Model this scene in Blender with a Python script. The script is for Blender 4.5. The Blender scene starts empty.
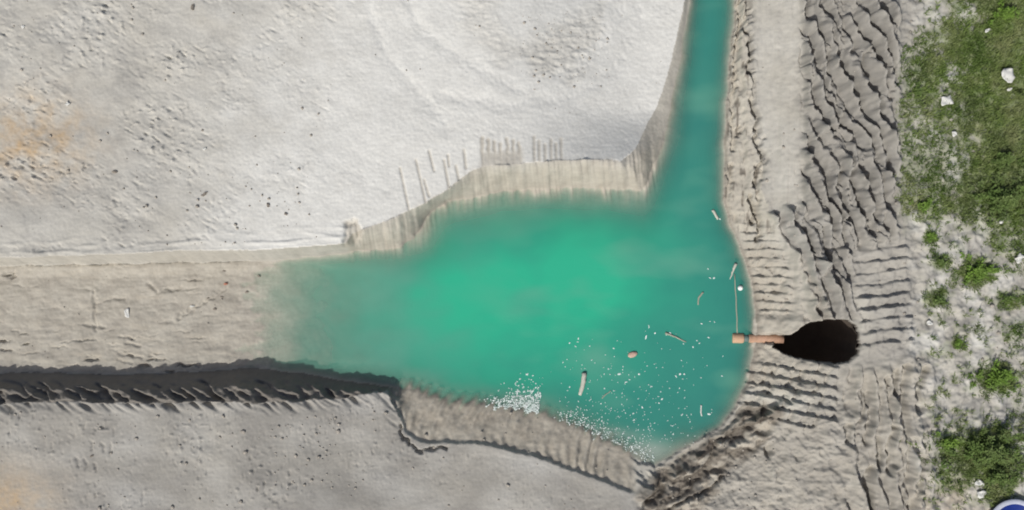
import bpy, math, random
import numpy as np
from mathutils import Vector

# ------------------------------------------------------------------ camera, sky, sun, exposure
scene = bpy.context.scene
COL = scene.collection
S = 36.0            # photo pixels per metre on the plane z = 0
CX, CY = 512.0, 255.0
H = 22.0            # drone height above z = 0
WATER = -1.1

cam_d = bpy.data.cameras.new('camera')
cam = bpy.data.objects.new('camera', cam_d)
COL.objects.link(cam)
cam.location = (0, 0, H)
cam.rotation_euler = (0, 0, 0)
cam_d.sensor_width = 36.0
cam_d.lens = 18.0 / ((512.0 / S) / H)
cam_d.clip_start = 0.1
cam_d.clip_end = 2000
scene.camera = cam

SUN_DIR = Vector((-0.50, -0.87, 0)).normalized()
SUN_EL = math.radians(49)
world = bpy.data.worlds.new('World')
scene.world = world
world.use_nodes = True
wn = world.node_tree.nodes; wl = world.node_tree.links
wn.clear()
sky = wn.new('ShaderNodeTexSky'); sky.sky_type = 'NISHITA'; sky.sun_disc = False
sky.sun_elevation = SUN_EL
sky.sun_rotation = math.atan2(SUN_DIR.x, SUN_DIR.y)
sky.dust_density = 4.0; sky.air_density = 1.0
bg = wn.new('ShaderNodeBackground'); bg.inputs['Strength'].default_value = 0.075
wo = wn.new('ShaderNodeOutputWorld')
wl.new(sky.outputs[0], bg.inputs['Color']); wl.new(bg.outputs[0], wo.inputs['Surface'])

sd = bpy.data.lights.new('sun', 'SUN'); sd.energy = 2.95; sd.angle = math.radians(1.2); sd.color = (1.0, 0.975, 0.935)
so = bpy.data.objects.new('sun', sd); COL.objects.link(so)
tosun = Vector((SUN_DIR.x * math.cos(SUN_EL), SUN_DIR.y * math.cos(SUN_EL), math.sin(SUN_EL)))
so.rotation_euler = tosun.to_track_quat('Z', 'Y').to_euler()
so.location = (-7, -12, 14)

scene.view_settings.view_transform = 'Standard'
scene.view_settings.look = 'None'
scene.view_settings.exposure = 0.0
scene.view_settings.gamma = 1.0
scene.cycles.filter_width = 1.9
scene.cycles.max_bounces = 6
scene.cycles.transparent_max_bounces = 8

rng = random.Random(11)
nrg = np.random.default_rng(5)

# ------------------------------------------------------------------ numpy helpers
def sm(a, b, x):
    t = np.clip((x - a) / (b - a), 0, 1)
    return t * t * (3 - 2 * t)

_tr = np.random.default_rng(99)
_ang = _tr.random((256, 256)) * 2 * math.pi
_GX = np.cos(_ang).astype(np.float32).ravel(); _GY = np.sin(_ang).astype(np.float32).ravel()
_WX = _tr.random(65536).astype(np.float32); _WY = _tr.random(65536).astype(np.float32); _WC = _tr.random(65536).astype(np.float32)

def _cell(ix, iy, seed):
    return ((iy + seed * 57 + (seed * seed) % 101) & 255) * 256 + ((ix + seed * 131) & 255)

def noise(x, y, seed=0):                       # gradient noise, about -1..1
    x = np.asarray(x, np.float32); y = np.asarray(y, np.float32)
    fx = np.floor(x); fy = np.floor(y); ix = fx.astype(np.int32); iy = fy.astype(np.int32); fx = x - fx; fy = y - fy
    u = fx * fx * (3 - 2 * fx); v = fy * fy * (3 - 2 * fy)
    def g(dx, dy):
        c = _cell(ix + dx, iy + dy, seed)
        return _GX[c] * (fx - dx) + _GY[c] * (fy - dy)
    a, b, c, d = g(0, 0), g(1, 0), g(0, 1), g(1, 1)
    a = a + (b - a) * u; c = c + (d - c) * u
    return 1.5 * (a + (c - a) * v)

def fbm(x, y, oct=3, seed=0, gain=0.5):
    s = 0; a = 1.0
    for i in range(oct):
        s = s + a * noise(x, y, seed + i * 17); x = x * 2.03; y = y * 2.03; a *= gain
    return s

def worley(x, y, seed=0):                      # F1, F2, a random value per cell, and the offset from the cell's centre
    x = np.asarray(x, np.float32); y = np.asarray(y, np.float32)
    ix = np.floor(x).astype(np.int32); iy = np.floor(y).astype(np.int32)
    f1 = np.full(x.shape, 9.0, np.float32); f2 = f1.copy(); cid = np.zeros_like(f1); ox = cid.copy(); oy = cid.copy()
    for dx in (-1, 0, 1):
        for dy in (-1, 0, 1):
            c = _cell(ix + dx, iy + dy, seed)
            ex = x - (ix + dx + _WX[c]); ey = y - (iy + dy + _WY[c])
            d = np.hypot(ex, ey); n = d < f1
            f2 = np.where(n, f1, np.minimum(f2, d)); cid = np.where(n, _WC[c], cid)
            ox = np.where(n, ex, ox); oy = np.where(n, ey, oy); f1 = np.where(n, d, f1)
    return f1, f2, cid, ox, oy

def seg_dist(pts, x, y, closed):
    pts = np.asarray(pts, float); n = len(pts)
    best = np.full(x.shape, 1e18)
    for i in range(n if closed else n - 1):
        a = pts[i]; b = pts[(i + 1) % n]; d = b - a; L = d @ d + 1e-12
        t = np.clip(((x - a[0]) * d[0] + (y - a[1]) * d[1]) / L, 0, 1)
        q = (x - a[0] - t * d[0]) ** 2 + (y - a[1] - t * d[1]) ** 2
        np.minimum(best, q, out=best)
    return np.sqrt(best)

def inside(pts, x, y):
    pts = np.asarray(pts, float); n = len(pts); r = np.zeros(x.shape, bool)
    for i in range(n):
        a = pts[i]; b = pts[(i + 1) % n]
        if a[1] == b[1]: continue
        c = ((a[1] > y) != (b[1] > y)) & (x < (b[0] - a[0]) * (y - a[1]) / (b[1] - a[1]) + a[0])
        r ^= c
    return r

def poly_mask(pts, x, y, soft=4.0, grow=0.0):   # 1 inside, falling off over soft px
    pts = np.asarray(pts, float)
    out = np.zeros(x.shape)
    m = soft + abs(grow) + 2
    sel = (x > pts[:, 0].min() - m) & (x < pts[:, 0].max() + m) & (y > pts[:, 1].min() - m) & (y < pts[:, 1].max() + m)
    if not sel.any(): return out
    xs, ys = x[sel], y[sel]
    d = seg_dist(pts, xs, ys, True); d = np.where(inside(pts, xs, ys), -d, d)
    out[sel] = sm(soft * 0.5, -soft * 0.5, d - grow)
    return out

def line_groove(pts, x, y, w):                  # 1 on the line falling to 0 at w px
    pts = np.asarray(pts, float); out = np.zeros(x.shape)
    sel = (x > pts[:, 0].min() - w) & (x < pts[:, 0].max() + w) & (y > pts[:, 1].min() - w) & (y < pts[:, 1].max() + w)
    if sel.any(): out[sel] = sm(w, 0, seg_dist(pts, x[sel], y[sel], False))
    return out

def unproject(px, py, z):                       # photo pixel + height -> world
    k = (H - z) / H
    return (px - CX) / S * k, (CY - py) / S * k

def to_plan(p, z):                              # photo pixel + height -> plan pixel
    k = (H - z) / H
    return [(CX + (a - CX) * k, CY + (b - CY) * k) for a, b in p]

# ------------------------------------------------------------------ terrain heights
def axis(lo, hi, far):
    core = np.arange(lo, hi + 0.5, 1.0)
    ext = []; p, step = 0.0, 1.5
    while p < far:
        p += step; step *= 1.16; ext.append(p)
    ext = np.array(ext)
    return np.concatenate([lo - ext[::-1], core, hi + ext])

ux = axis(-70, 1094, 5000); vy = axis(-70, 580, 5000)
NX, NY = len(ux), len(vy)
U, V = np.meshgrid(ux, vy)                      # plan pixels

FAR = 9000
RIM_UL = [(-FAR, 257), (0, 257), (60, 256), (120, 254), (180, 250), (250, 250), (300, 247), (345, 243), (352, 233),
          (385, 221), (402, 214), (420, 206), (445, 190), (470, 172), (485, 166), (520, 163), (560, 160), (598, 158),
          (622, 160), (632, 152), (645, 128), (658, 105), (668, 75), (675, 45), (683, 10), (690, -30), (690, -FAR)]
RIM_R = [(744, -FAR), (744, -30), (749, 20), (751, 70), (758, 110), (762, 150), (765, 200), (776, 230), (795, 255),
         (812, 290), (822, 318), (826, 360), (818, 390), (785, 412), (757, 426), (735, 440), (712, 458), (692, 474),
         (668, 492), (648, 504), (635, 497)]
RIM_B = [(620, 490), (590, 479), (560, 468), (530, 457), (500, 450), (480, 447), (445, 444), (425, 445), (412, 441),
         (403, 432), (398, 418), (391, 400), (385, 393), (340, 399), (280, 401), (200, 402), (120, 404), (60, 402),
         (0, 404), (-FAR, 404)]
RIM = to_plan(RIM_UL[:19], 0.0) + to_plan(RIM_UL[19:], -0.92) + to_plan(RIM_R, -0.45) + to_plan(RIM_B[:12], -0.6) + to_plan(RIM_B[12:15], -0.35) + to_plan(RIM_B[15:], 0.0)
FOOT = to_plan([(-FAR, 266), (0, 266), (120, 264), (200, 262), (270, 261), (300, 258), (350, 252), (400, 248), (415, 237),
        (430, 213), (447, 202), (470, 198), (500, 192), (540, 188), (600, 188), (640, 192), (647, 180), (656, 160),
        (667, 130), (672, 95), (680, 60), (687, 20), (691, -30), (692, -FAR),
        (735, -FAR), (735, -30), (735, 10), (731, 50), (727, 100), (724, 150), (724, 200), (730, 225), (742, 250),
        (751, 280), (755, 310), (756, 338), (752, 362), (745, 386), (735, 408), (718, 428), (700, 440), (680, 451),
        (655, 466), (640, 459), (610, 443), (580, 429), (545, 416), (520, 410), (480, 405), (450, 402), (430, 395),
        (408, 389), (394, 388), (350, 381), (300, 373), (260, 368), (200, 371), (130, 374), (60, 371), (0, 372),
        (-FAR, 372)], WATER)

wob1 = fbm(U / 22, V / 22, 3, 3); wob2 = fbm(U / 22, V / 22, 3, 41)
wf1 = fbm(U / 7, V / 7, 2, 7); wf2 = fbm(U / 7, V / 7, 2, 71)
rough_r = sm(690, 730, U) + sm(380, 400, V) * 0.5
rough_r = np.clip(rough_r, 0.25, 1)
Uw = U + (wob1 * 3.0 + wf1 * 1.6) * rough_r; Vw = V + (wob2 * 3.0 + wf2 * 1.6) * rough_r
dR = seg_dist(RIM, Uw, Vw, True); inR = inside(RIM, Uw, Vw)
U2 = U + wob1 * 1.5; V2 = V + wob2 * 1.5
dF = seg_dist(FOOT, U2, V2, True); inF = inside(FOOT, U2, V2)
t = np.where(inF, 1.0, np.where(inR, dR / (dR + dF + 1e-6), 0.0))

bed_x = np.interp(U + 14 * wob1, [-FAR, -200, 120, 200, 232, 255, 280, 305, 345, 400, 460, FAR], [0.5, 0.34, 0.16, 0.07, 0.012, -0.025, -0.07, -0.14, -0.28, -0.6, -1.1, -1.2])
foot_z = WATER + np.maximum(bed_x, 0)
# bank profiles
prof = t.copy()
ledge = sm(388, 396, U + 6 * wf1) * sm(645, 632, U) * sm(380, 388, V)
scarp = 0.22 * sm(0.0, 0.10, t) + 0.78 * t
prof = prof * (1 - ledge) + scarp * ledge
ulb = sm(344, 356, U) * sm(715, 700, U) * sm(320, 270, V); prof = prof * (1 - ulb) + ulb * t ** 1.35
cliff = sm(700, 725, U) * sm(250, 215, V)
cliff2 = sm(632, 646, U) * sm(372, 400, V)
def terrace(q, n):
    a = q * n; f = np.floor(a); return (f + sm(0.68, 1.0, a - f)) / n
tw = np.clip(t + 0.16 * fbm(U / 10, V / 26, 3, 19), 0, 1)
tw2 = np.clip(t + 0.20 * fbm((U + V) / 30, (U - V) / 12, 3, 23), 0, 1)
prof = prof * (1 - cliff) + cliff * (0.6 * t + 0.4 * terrace(tw, 2.0))
prof = prof * (1 - cliff2) + cliff2 * (0.25 * t + 0.75 * terrace(tw2, 3))
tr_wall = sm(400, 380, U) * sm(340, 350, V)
prof = prof * (1 - tr_wall) + tr_wall * np.interp(t, [0, 0.50, 0.60, 1.0], [0, 0.17, 0.38, 1.0])
rightbank = sm(715, 735, U) * sm(225, 260, V) * sm(400, 385, V)

# right hand embankment rising to the grassed level
f_x = np.interp(V, [-FAR, 0, 100, 180, 250, 330, 380, 430, 510, FAR], [800, 800, 797, 800, 792, 790, 838, 852, 856, 856])
t_x = np.interp(V, [-FAR, 0, 100, 250, 330, 400, 510, FAR], [878, 878, 882, 888, 890, 895, 900, 905])
e = np.clip((U + wob1 * 4 - f_x) / (t_x - f_x), 0, 1)
emb = 0.85 * (0.45 * e + 0.55 * sm(0, 1, e))
low_south = 0.66 * sm(230, 410, U) * sm(840, 735, U) * sm(330, 380, V) * sm(760, 520, V)
lowright = 0.30 * sm(750, 860, U) * sm(395, 430, V)
plateau = emb + lowright * (1 - 0.5 * e) - low_south
plateau = plateau - 0.55 * sm(815, 755, U) * sm(690, 715, U) * sm(390, 250, V) - 0.22 * np.exp(-(((U - 705) / 60) ** 2 + ((V - 460) / 45) ** 2))
plateau = plateau - 0.98 * sm(480, 665, U) * sm(720, 700, U) * sm(190, 100, V)
plateau = plateau + 0.05 * sm(765, 800, U) + 0.05 * fbm(U / 160, V / 160, 2, 5)
plateau = plateau + 0.25 * sm(1010, 1500, U)

under = np.minimum(-bed_x, dF / S * (0.55 + 0.35 * sm(690, 715, U) - 0.25 * sm(380, 430, U) * sm(690, 650, U) * sm(300, 240, V)))
floor_z = np.where(bed_x > -0.02, WATER + bed_x, WATER - under)
Z = np.where(inF, floor_z, plateau * (1 - prof) + foot_z * prof)

# photo-pixel position of every ground point (from its height), used to lay out the marks
k = H / (H - Z)
P = CX + (U - CX) * k; Q = CY + (V - CY) * k

outR = ~inR
mUL = (outR & (U < 720) & (V < 320)).astype(float)
mLL = (outR & (V > 320) & (U < 660)).astype(float)
mTR = sm(285, 225, U) * inF
bank = (inR & ~inF)
edge_fade = sm(0, 10, dR)

# --- upper-left plateau
bright = np.clip(sm(170, 460, P + 0.5 * Q + 40 * wob1) * sm(-40, 60, P - 180), 0, 1)
ro = np.clip(0.35 + 0.9 * fbm(P / 70, Q / 50, 2, 61), 0, 1.3) * (1 - 0.88 * bright)
al, ac = P * 0.86 + Q * 0.51, -P * 0.51 + Q * 0.86
dz = 0.026 * fbm(al / 20, ac / 9, 4, 81, 0.6) * (0.10 + ro) + 0.04 * fbm(P / 60, Q / 40, 2, 83) * (1 - 0.6 * bright)
dz += 0.014 * noise(al / 16, ac / 2.6, 88) * ro * np.clip(noise(P / 40, Q / 30, 89) * 2, 0, 1)
dz += 0.16 * np.maximum(0, noise(P / 5.0, Q / 4.2, 90) - 0.36) * ro
dz -= 0.18 * np.maximum(0, noise(al / 9.0, ac / 3.2, 93) - 0.38) * ro
tex = poly_mask([(520, 50), (560, 18), (600, 8), (598, 50), (575, 85), (540, 80)], P + wob1 * 10, Q + wob2 * 10, 26)
dz += tex * (0.026 * fbm(P / 8, Q / 5, 3, 95) - 0.02)
tex2 = poly_mask([(430, -60), (470, -60), (500, 20), (530, 60), (505, 66), (462, 30)], P + wob1 * 8, Q + wob2 * 8, 26)
dz += tex2 * 0.02 * fbm(P / 9, Q / 5, 3, 96)
Z = Z + dz * mUL * np.maximum(edge_fade, 0.3)
trk = np.zeros_like(Z)
for ln in ([(652, -60), (640, 20), (612, 72), (566, 98), (500, 104), (440, 96)], [(628, -60), (616, 14), (590, 58), (556, 78)], [(392, -40), (420, 30), (470, 62), (520, 92)], [(352, -40), (385, 50), (420, 95), (450, 130)]):
    trk = np.maximum(trk, line_groove(ln, P + 4 * wob1, Q + 4 * wob2, 11))
Z -= mUL * trk * 0.022 * (1 + 0.5 * noise(P / 4, Q / 5, 97))
# a small lip of pushed sand along the trench's upper edge
Z += mUL * sm(360, 330, P) * 0.06 * np.maximum(0, noise(P / 26, Q / 5, 99)) * sm(24, 6, dR)

# --- lower-left plateau
rib = poly_mask([(20, 398), (60, 396), (215, 396), (200, 440), (60, 460), (20, 440)], P + wob1 * 6, Q + wob2 * 6, 20)
ra = (P * 0.80 + Q * 0.60); rb = (-P * 0.6 + Q * 0.8)
dz = rib * 0.010 * np.clip(0.5 + noise(P / 25, Q / 25, 180) * 1.5, 0, 1) * np.sin(ra * 2 * math.pi / 9.5 + 1.2 * wob1)
ro2 = np.clip(0.35 + 0.8 * fbm(P / 60, Q / 60, 2, 161), 0, 1.2) * (0.35 + 0.65 * sm(560, 300, P))
dz += 0.020 * fbm(P / 18, Q / 14, 3, 181) * (0.3 + ro2) + 0.05 * fbm(P / 90, Q / 60, 2, 183)
dz += 0.15 * np.maximum(0, noise(P / 4.6, Q / 4.6, 190) - 0.40) * ro2
dz -= 0.16 * np.maximum(0, noise(P / 3.6, Q / 6.0, 193) - 0.42) * ro2
dz -= 0.018 * np.maximum(0, noise(ra / 5, rb / 60, 197)) * sm(430, 470, P)
for (x, y) in ((77, 462), (85, 464), (94, 467), (102, 448), (110, 448), (91, 446)):
    dz -= 0.045 * line_groove([(x, y - 4), (x + 1, y + 4)], P + 2 * wf1, Q + 2 * wf2, 2.6)
Z = Z + dz * mLL * np.maximum(edge_fade, 0.3)
crack = line_groove([(399, 426), (402, 436), (410, 445), (419, 450), (432, 449), (445, 447)], P + 3.0 * wf1 + 1.5 * wob1, Q + 3.0 * wf2 + 1.5 * wob2, 2.8)
Z -= 0.16 * crack * (1 - inF)

# --- dry trench floor
dz = 0.016 * fbm(P / 50, Q / 8, 3, 201) + 0.026 * fbm(P / 24, Q / 16, 4, 207, 0.6)
dz -= 0.20 * np.maximum(0, noise((P + 8 * wob2) / 26, (Q + 2 * wf1) / 3.2, 203) - 0.40) * np.clip(0.5 + 1.6 * noise(P / 50, Q / 25, 204), 0, 1.5) * sm(225, 195, P) * (0.4 + sm(325, 352, Q) + sm(60, 20, P) + sm(80, 250, P) * 0.5)
dz -= 0.05 * line_groove([(94, 292), (95, 330)], P + wf1 * 2, Q, 3) + 0.05 * line_groove([(84, 325), (104, 327)], P, Q + wf1 * 2, 3)
dz -= 0.05 * line_groove([(96, 304), (112, 298), (124, 299)], P, Q + wf1, 3) + 0.05 * line_groove([(178, 318), (200, 305), (226, 288)], P, Q + wf1 * 3, 3)
dz -= 0.05 * line_groove([(148, 283), (158, 292), (180, 288)], P, Q + wf1 * 2, 3)
for (x, y) in ((120, 336), (126, 343), (118, 353), (128, 355), (150, 357), (118, 360)):
    dz -= 0.05 * line_groove([(x, y), (x + 14, y + 3)], P, Q + wf1 * 1.6, 2.6)
Z = Z + dz * mTR
# low heap at the foot of the upper wall
Z += mTR * 0.07 * sm(16, 2, dF) * sm(320, 300, Q)

# --- shaded lower wall of the trench: bucket gouges
wall = tr_wall * bank
g = noise((P * 0.55 - Q * 0.84) / 7.0, (P * 0.84 + Q * 0.55) / 26, 211)
g2 = noise((P * 0.55 - Q * 0.84) / 3.4, (P * 0.84 + Q * 0.55) / 15, 213)
Z += wall * (0.36 * np.clip(g, -1, 0.25) + 0.05 * g2 + 0.08 * fbm(P / 9, Q / 6, 2, 215) - 0.06) * sm(0, 0.12, t) * sm(0.85, 0.45, t)
lip = tr_wall * outR * sm(14, 0, dR)
Z += lip * (0.05 * g + 0.05 * g2 - 0.24 * np.maximum(0, noise((P * 0.6 - Q * 0.8) / 5.0, (P * 0.8 + Q * 0.6) / 30, 217) - 0.05))

# --- upper pond bank: tooth grooves running down the slope
ub = sm(346, 356, P) * sm(672, 655, P) * sm(300, 262, Q) * (inR & (dF < 26) | bank)
ub = ub * sm(22, 0, np.where(inF, dF, 0)) * (1 - 0.85 * sm(635, 655, P) * sm(175, 140, Q))
gx = P + (Q - 200) * -0.10 + 1.2 * wob1
gr = noise(gx / 4.6, Q / 70, 221) + 0.6 * noise(gx / 2.4, Q / 60, 223)
Z += ub * 0.04 * gr
Z += 0.06 * ub * fbm(P / 22, Q / 30, 2, 225)
marks = np.zeros_like(Z)
for (x0, y0, x1, y1, w) in ((400, 168, 409, 210, 2.0), (416, 160, 426, 204, 2.0), (429, 151, 434, 171, 2.0), (444, 160, 449, 188, 2.2),
                            (456, 166, 459, 180, 2.4), (464, 150, 466, 168, 2.4), (448, 155, 449, 166, 2.0), (424, 180, 429, 196, 2.2)):
    marks = np.maximum(marks, line_groove([(x0, y0), (x1, y1)], P, Q, w))
comb = np.zeros_like(Z)
for i, x in enumerate((482, 488, 494, 500, 507, 513, 519)):
    comb = np.maximum(comb, line_groove([(x, 138 + (i * 37 % 7)), (x + 1.5, 170)], P + wf1, Q, 3.4))
comb = np.maximum(comb, 0.8 * poly_mask([(483, 152), (522, 150), (524, 170), (480, 172)], P, Q, 8))
for i, x in enumerate((534, 539, 545, 551, 556, 561)):
    comb = np.maximum(comb, 0.8 * line_groove([(x, 137 + (i * 31 % 9)), (x + 0.5, 162)], P, Q, 2.8))
Z -= mUL * (0.035 * marks + 0.025 * comb)
# notch where the bank turns
nt = poly_mask([(345, 222), (357, 220), (361, 232), (357, 246), (343, 246)], P + wf1 * 2, Q + wf2 * 2, 6)
Z -= nt * (0.12 + 0.12 * noise(P / 5, Q / 9, 229)) * (~inF)

# --- lower ledge: curved grooves
s_l = P + 5 * np.sin((Q - 400) / 20.0) + 0.35 * (Q - 420) + 2.0 * wob1 + 14 * noise(P / 90, Q / 200, 232)
lg = np.abs(((s_l / 11.5) % 1.0) - 0.35); lg = np.where(lg > 0.35, 0.65 - 0.0 * lg, lg / 0.35 * 0.65)
lm = ledge * (inR & (~inF | (dF < 12))) * sm(0.06, 0.2, t)
Z += lm * (0.036 * np.sin(s_l * 2 * math.pi / 11.5) * np.clip(0.9 + noise(P / 30, Q / 30, 230), 0.3, 1.4) + 0.018 * noise(s_l / 8, Q / 45, 234) + 0.003 * noise(s_l / 3, Q / 40, 235) + 0.03 * fbm(P / 18, Q / 18, 3, 231))
Z += lm * 0.05 * np.maximum(0, noise(P / 20, Q / 20, 233)) * sm(440, 400, P)

# --- right side: strip, banks, embankment
rt = sm(700, 740, P) * (~inF)
strip = poly_mask([(752, -60), (804, -60), (800, 60), (797, 180), (806, 240), (812, 320), (790, 320), (775, 225), (762, 150), (752, 60)], P + wob1 * 6, Q + wob2 * 6, 16)
strip_all = np.maximum(strip, sm(752, 758, P) * sm(802, 796, P) * sm(10, -50, Q))
dz = 0.034 * noise(P / 4.0, Q / 70, 301) + 0.03 * fbm(P / 12, Q / 30, 3, 303)
dz -= 0.10 * np.maximum(0, noise((P + wob1 * 3) / 6.0, Q / 16, 305) - 0.38) * sm(60, 200, Q)
Z += dz * strip_all
# jagged step along the inner edge of the strip
stp = line_groove([(749, -60), (748, 40), (752, 75), (757, 110), (765, 155), (760, 180), (757, 215)], P + wob1 * 5 + wf1 * 3, Q + wob2 * 5, 3.4)
Z -= 0.14 * stp * rt
for ln in ([(746, -40), (748, 12), (743, 22), (749, 34), (751, 52), (747, 66), (752, 73)], [(737, 40), (736, 70), (733, 100), (732, 128), (738, 135), (741, 128)],
           [(731, 165), (729, 190), (728, 215)], [(752, 100), (758, 120), (757, 140), (763, 155), (757, 168), (756, 185)], [(741, -40), (740, 20), (738, 60)],
           [(735, 132), (733, 150)], [(750, 195), (754, 212), (752, 222)], [(755, 205), (760, 225), (758, 240)]):
    Z -= 0.27 * rt * line_groove(ln, P + wob1 * 2 + wf1 * 2.5, Q + wf2 * 2, 3.4)
# bucket-scraped slope
bz = sm(799, 806, P + wob1 * 3 + wf1 * 1.5) * sm(903, 893, P + wf1 * 3) * sm(262, 238, Q + wob2 * 6 + (860 - P) * -0.35)
bz2 = poly_mask([(772, 215), (806, 200), (850, 235), (850, 300), (858, 320), (806, 322), (812, 300), (795, 255)], P + wob1 * 4, Q + wob2 * 4, 12)
bzz = np.clip(bz + bz2, 0, 1)
tilt = 0.40
ca, sa = np.sin(tilt), np.cos(tilt)
big1 = fbm(U / 60, V / 60, 2, 309); A = P * ca + Q * sa + 8 * wob1; B = P * sa - Q * ca + 5 * big1 + 3.5 * wob2 + 1.2 * wf1
ph = B / 13.5 + 0.42 * fbm(A / 50, B / 40, 2, 311); row = np.floor(ph); fr = ph - row
amp = np.clip(0.95 + 0.8 * noise(A / 45, B / 24, 313), 0.3, 1.5)
scoop = 0.62 * amp * (fr - sm(0.46, 0.96, fr)) - 0.10
pa = A / 44 + row * 0.37 + 0.25 * fbm(A / 30, B / 12, 2, 315) + 0.12 * np.abs(fr - 0.5); fa = pa - np.floor(pa)
scoop += 0.13 * np.clip(0.5 + noise(A / 60, B / 40, 317), 0, 1.2) * (sm(0.0, 0.16, fa) - fa)
f1, f2, cid, ox, oy = worley(A / 40, B / 15, 312)
scoop += (0.20 * (cid - 0.5) + 0.26 * oy + 0.06 * sm(0.0, 0.15, f2 - f1)) * (0.3 + 0.7 * sm(-0.2, 0.3, wob1))
scoop -= 0.16 * line_groove([(806, -80), (805, 20), (801, 60), (802, 100), (799, 130), (804, 170), (799, 200), (808, 240)], P + 2 * wob1 + 1.5 * wf1, Q, 4.5)
scoop += 0.05 * fbm(A / 40, B / 22, 2, 318) + 0.008 * noise(A / 40, B / 3.2, 319) + 0.05 * fbm(P / 9, Q / 9, 4, 321, 0.6)
# each scoop tilts: shallow one side and steep at the other
Z += bzz * scoop
# groups of tooth lines
tl = poly_mask([(838, 170), (862, 176), (880, 232), (856, 240), (842, 210)], P, Q, 10)
Z += tl * 0.035 * np.sin((P * 0.9 - Q * 0.42) * 2 * math.pi / 5.2 + wob1)
tl = poly_mask([(850, 10), (868, 6), (892, 60), (890, 92), (872, 70)], P, Q, 8)
Z += tl * 0.06 * np.sin((P * 0.88 - Q * 0.47) * 2 * math.pi / 11.0 + wob1)
# grouser prints of a tracked machine, east of the pit
gb = poly_mask([(852, 256), (905, 244), (914, 330), (912, 348), (862, 352), (858, 310)], P + wf1 * 2, Q + wob2 * 2, 6)
ph = (Q + 0.13 * (P - 880) + 1.6 * wob2 + 0.8 * wf2) / 11.8
fr = ph - np.floor(ph)
brk = 0.6 + 0.6 * noise(P / 14, np.floor(ph) * 3.1, 331)
Z += gb * (0.13 * 1.8 * np.clip(brk, .15, 1.2) * (sm(0.0, 0.15, fr) - fr) - 0.03 + 0.02 * fbm(P / 5, Q / 4, 2, 333))
# prints south of the pit (a brick-like grid)
gb2 = poly_mask([(748, 364), (800, 364), (838, 366), (836, 424), (808, 428), (770, 420), (742, 408)], P + wf1 * 2, Q + wob2 * 2, 7)
ph = (Q - 0.20 * (P - 790) + 1.2 * wob2) / 10.8; fr = ph - np.floor(ph)
px = (P + 0.25 * (Q - 390) + 9 * (np.floor(ph) % 2) + 2 * wob1) / 27.0; fx = px - np.floor(px)
Z += gb2 * (0.17 * (sm(0.0, 0.2, fr) - fr) - 0.02 - 0.10 * sm(0.12, 0.0, np.abs(fx - 0.5)) + 0.035 * fbm(P / 5, Q / 4, 2, 335))
# small prints north of the pit
gb3 = poly_mask([(738, 222), (770, 228), (790, 262), (794, 316), (760, 318), (748, 270)], P + wf1 * 2, Q + wob2 * 2, 8)
ph = (Q - 0.05 * (P - 770) + 1.5 * wob2) / 8.6; fr = ph - np.floor(ph)
Z += gb3 * (0.11 * (sm(0.0, 0.2, fr) - fr) - 0.02 + 0.06 * fbm(P / 6, Q / 5, 3, 337))
# long ridges left by the machine, lower right
lr = poly_mask([(842, 372), (925, 356), (934, 420), (930, 600), (850, 600)], P + wob1 * 4, Q + wob2 * 4, 16)
lr = np.maximum(lr, sm(845, 860, P) * sm(940, 928, P) * sm(505, 530, Q))
xx = P + 3.5 * wob1 + 1.0 * wf1 - 0.06 * (Q - 440) + 16 * noise(P / 60, Q / 130, 346)
ph = xx / 17.0; fr = ph - np.floor(ph)
rid = 0.46 * (fr - sm(0.66, 1.0, fr)) + 0.03 * noise(P / 4, Q / 40, 341)
f1, f2, cid, ox, oy = worley(P / 16, Q / 30, 343)
Z += lr * (rid * np.clip(0.75 + 0.8 * noise(P / 30, Q / 60, 347), 0.1, 1.3) + 0.03 * sm(0, 0.2, f2 - f1) + 0.045 * fbm(P / 7, Q / 10, 3, 345))
for ln in ([(866, 392), (870, 410), (868, 425), (866, 442)], [(887, 380), (890, 405), (894, 428)], [(894, 428), (888, 445), (890, 472)],
           [(905, 368), (903, 400), (907, 430), (910, 446), (907, 480), (911, 515)], [(924, 368), (917, 390), (920, 412)], [(914, 440), (921, 460), (916, 490), (912, 515)],
           [(848, 426), (849, 442)], [(870, 468), (866, 490), (870, 508)], [(897, 372), (896, 395)], [(880, 440), (878, 468)]):
    Z -= 0.26 * line_groove(ln, P + 2 * wob1 + 2.0 * wf1, Q + wf2 * 2, 5.0)
# rough lumpy sand, lower right
ls = sm(640, 660, P) * sm(870, 845, P) * sm(405, 432, Q + (P - 750) * 0.15) * outR
Z += ls * (0.08 * fbm(P / 20, Q / 14, 4, 351, 0.6) - 0.10 * np.maximum(0, noise((P + Q) / 16, (P - Q) / 7, 353) - 0.35))
# cracked dark shelf above the south-east shore
sh = poly_mask([(636, 500), (655, 474), (690, 452), (730, 425), (748, 400), (782, 408), (770, 440), (730, 470), (715, 500), (690, 520), (640, 520)], P + wob1 * 4, Q + wob2 * 4, 14)
sa_ = (P * 0.80 - Q * 0.60) + 6 * wob1; sb_ = (P * 0.6 + Q * 0.8) + 6 * wob2
rdg = np.clip(1 - 2.6 * np.abs(fbm(sa_ / 60, sb_ / 22, 2, 361)), 0, 1); rdg2 = np.clip(1 - 3.2 * np.abs(fbm(sa_ / 22, sb_ / 9, 2, 365)), 0, 1)
Z += sh * (~inF) * (0.16 * fbm(sa_ / 30, sb_ / 14, 3, 367) - 0.18 * rdg ** 2 - 0.03 * rdg2 ** 2 + 0.02 * fbm(P / 8, Q / 8, 2, 363))
pock = poly_mask([(765, 448), (770, 445), (774, 452), (769, 458), (766, 455)], P, Q, 4)
Z -= 0.25 * pock
# right bank in general
Z += rightbank * bank * (0.06 * fbm(P / 9, Q / 7, 3, 371)) + cliff * bank * 0.035 * fbm(P / 6, Q / 14, 3, 373)
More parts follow.
